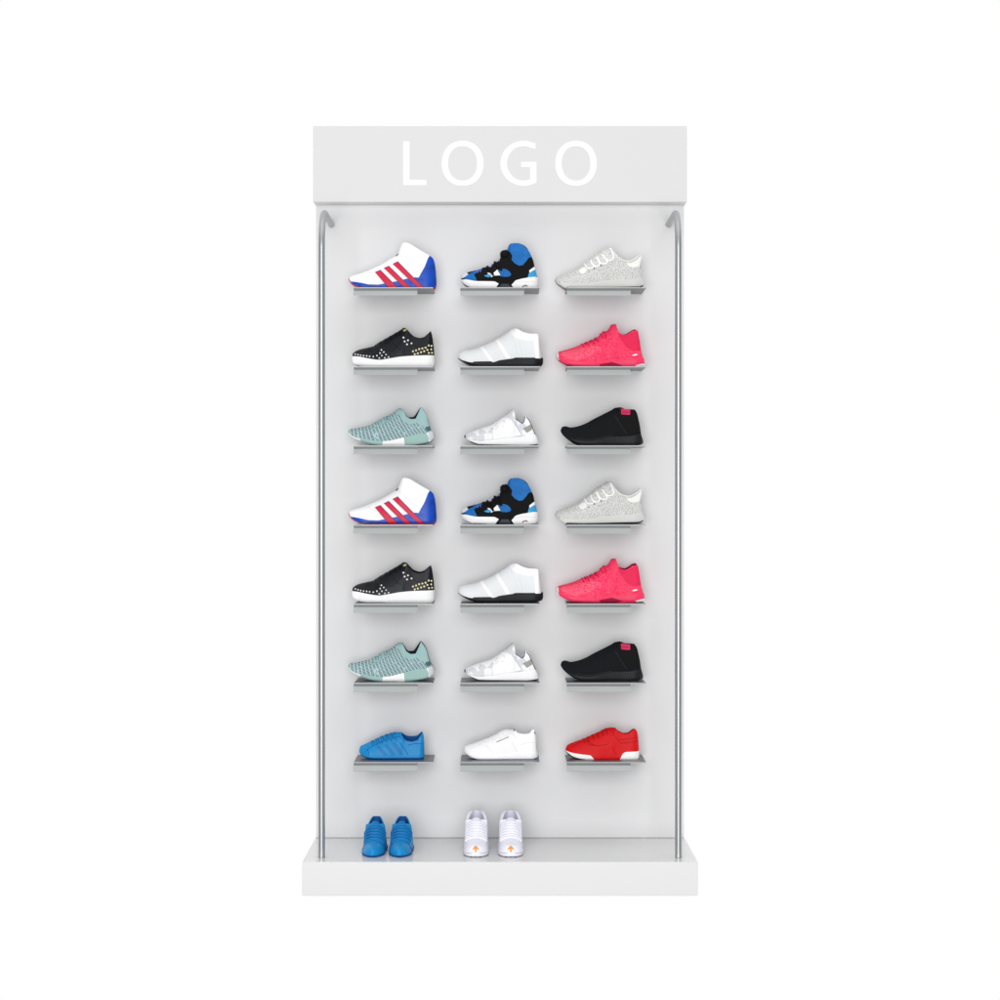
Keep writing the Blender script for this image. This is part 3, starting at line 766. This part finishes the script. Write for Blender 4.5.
# the two pairs standing on the plinth, toes to the front
zp = wz(338)+.0004
def pair(src, px, sc_, yfront, label, group, first=False):
    o = src.root if first else dup(src.root)
    o.rotation_euler = (0, 0, PI/2); o.scale = (sc_, sc_, sc_)
    toe = (src.x0-src.cx)*K*sc_
    x = (px-500)*U/1.055
    o.location = (x, yfront-toe, zp); tag(o, label, 'sneaker', group)
pair(P, 372.6, 1.0, -.376, 'blue leather sneaker on the plinth with its toe forward, beside the left rail', 'blue pair on the plinth', True)
pair(P, 399.6, 1.0, -.376, 'blue leather sneaker on the plinth, right shoe of the blue pair, nearer the white pair', 'blue pair on the plinth')
pair(Nn, 475.8, 1.0, -.372, 'white padded sneaker with orange toe mark on the plinth, next to the blue pair', 'white pair on the plinth', True)
pair(Nn, 510.8, 1.0, -.372, 'white padded sneaker with orange toe mark on the plinth, farther from the blue pair', 'white pair on the plinth')

# ------------------------------------------------------------------ light: a white world, its front half shaped by hand, and one big soft lamp
w = bpy.data.worlds.new('World'); sc.world = w; w.use_nodes = True
nt = w.node_tree; bg = nt.nodes['Background']
tc = nt.nodes.new('ShaderNodeTexCoord'); sp = nt.nodes.new('ShaderNodeSeparateXYZ'); nt.links.new(tc.outputs['Generated'], sp.inputs[0])
# white behind the stand; unseen front dimmed at lens level, dark side bands added
def wm(op, a, b=None, c=None):
    n = nt.nodes.new('ShaderNodeMath'); n.operation = op
    for i, v in enumerate((a, b, c)):
        if v is None: continue
        if isinstance(v, (int, float)): n.inputs[i].default_value = v
        else: nt.links.new(v, n.inputs[i])
    return n.outputs[0]
def rng(v, a, b, c, d):
    n = nt.nodes.new('ShaderNodeMapRange'); n.interpolation_type = 'SMOOTHSTEP'
    for i, q in enumerate((a, b, c, d)): n.inputs[1+i].default_value = q
    nt.links.new(v, n.inputs[0]); return n.outputs[0]
X_, Y_, Z_ = sp.outputs
behind = rng(Y_, -.15, .1, 0, 1)
ax = wm('ABSOLUTE', X_)
dark_band = wm('MULTIPLY', rng(ax, .5, .62, 0, 1), rng(ax, .82, .92, 1, 0))      # dark bands added for contrast in the metal
front = wm('SUBTRACT', 1.12, wm('MULTIPLY', dark_band, .45))
front = wm('MULTIPLY', front, rng(wm('ABSOLUTE', Z_), .35, .7, .30, 1.0))
front = wm('MULTIPLY', front, rng(Z_, .4, .9, 1.0, 1.3))
val = wm('ADD', wm('MULTIPLY', behind, 1.0), wm('MULTIPLY', wm('SUBTRACT', 1.0, behind), front))
nt.links.new(val, bg.inputs['Strength'])
bg.inputs['Color'].default_value = (1, 1, 1, 1)
def area(name, loc, target, size, energy):
    l = bpy.data.lights.new(name, 'AREA'); l.shape = 'SQUARE'; l.size = size; l.energy = energy
    o = bpy.data.objects.new(name, l); C.objects.link(o); o.location = loc
    o.rotation_euler = (Vector(target)-Vector(loc)).to_track_quat('-Z', 'Y').to_euler()
area('studio_softbox', (-.4, -9.0, 1.35), (0, 0, 1.2), 4.8, 505)

# ------------------------------------------------------------------ camera
cd = bpy.data.cameras.new('camera'); cam = bpy.data.objects.new('camera', cd); C.objects.link(cam)
cam.location = (0, -D, Z0); cam.rotation_euler = (PI/2, 0, 0)
cd.sensor_width = 36; cd.lens = 36*D/(1000*U); cd.clip_end = 200
sc.camera = cam
vs = sc.view_settings; vs.view_transform = 'Standard'; vs.look = 'None'; vs.exposure = 0; vs.gamma = 1
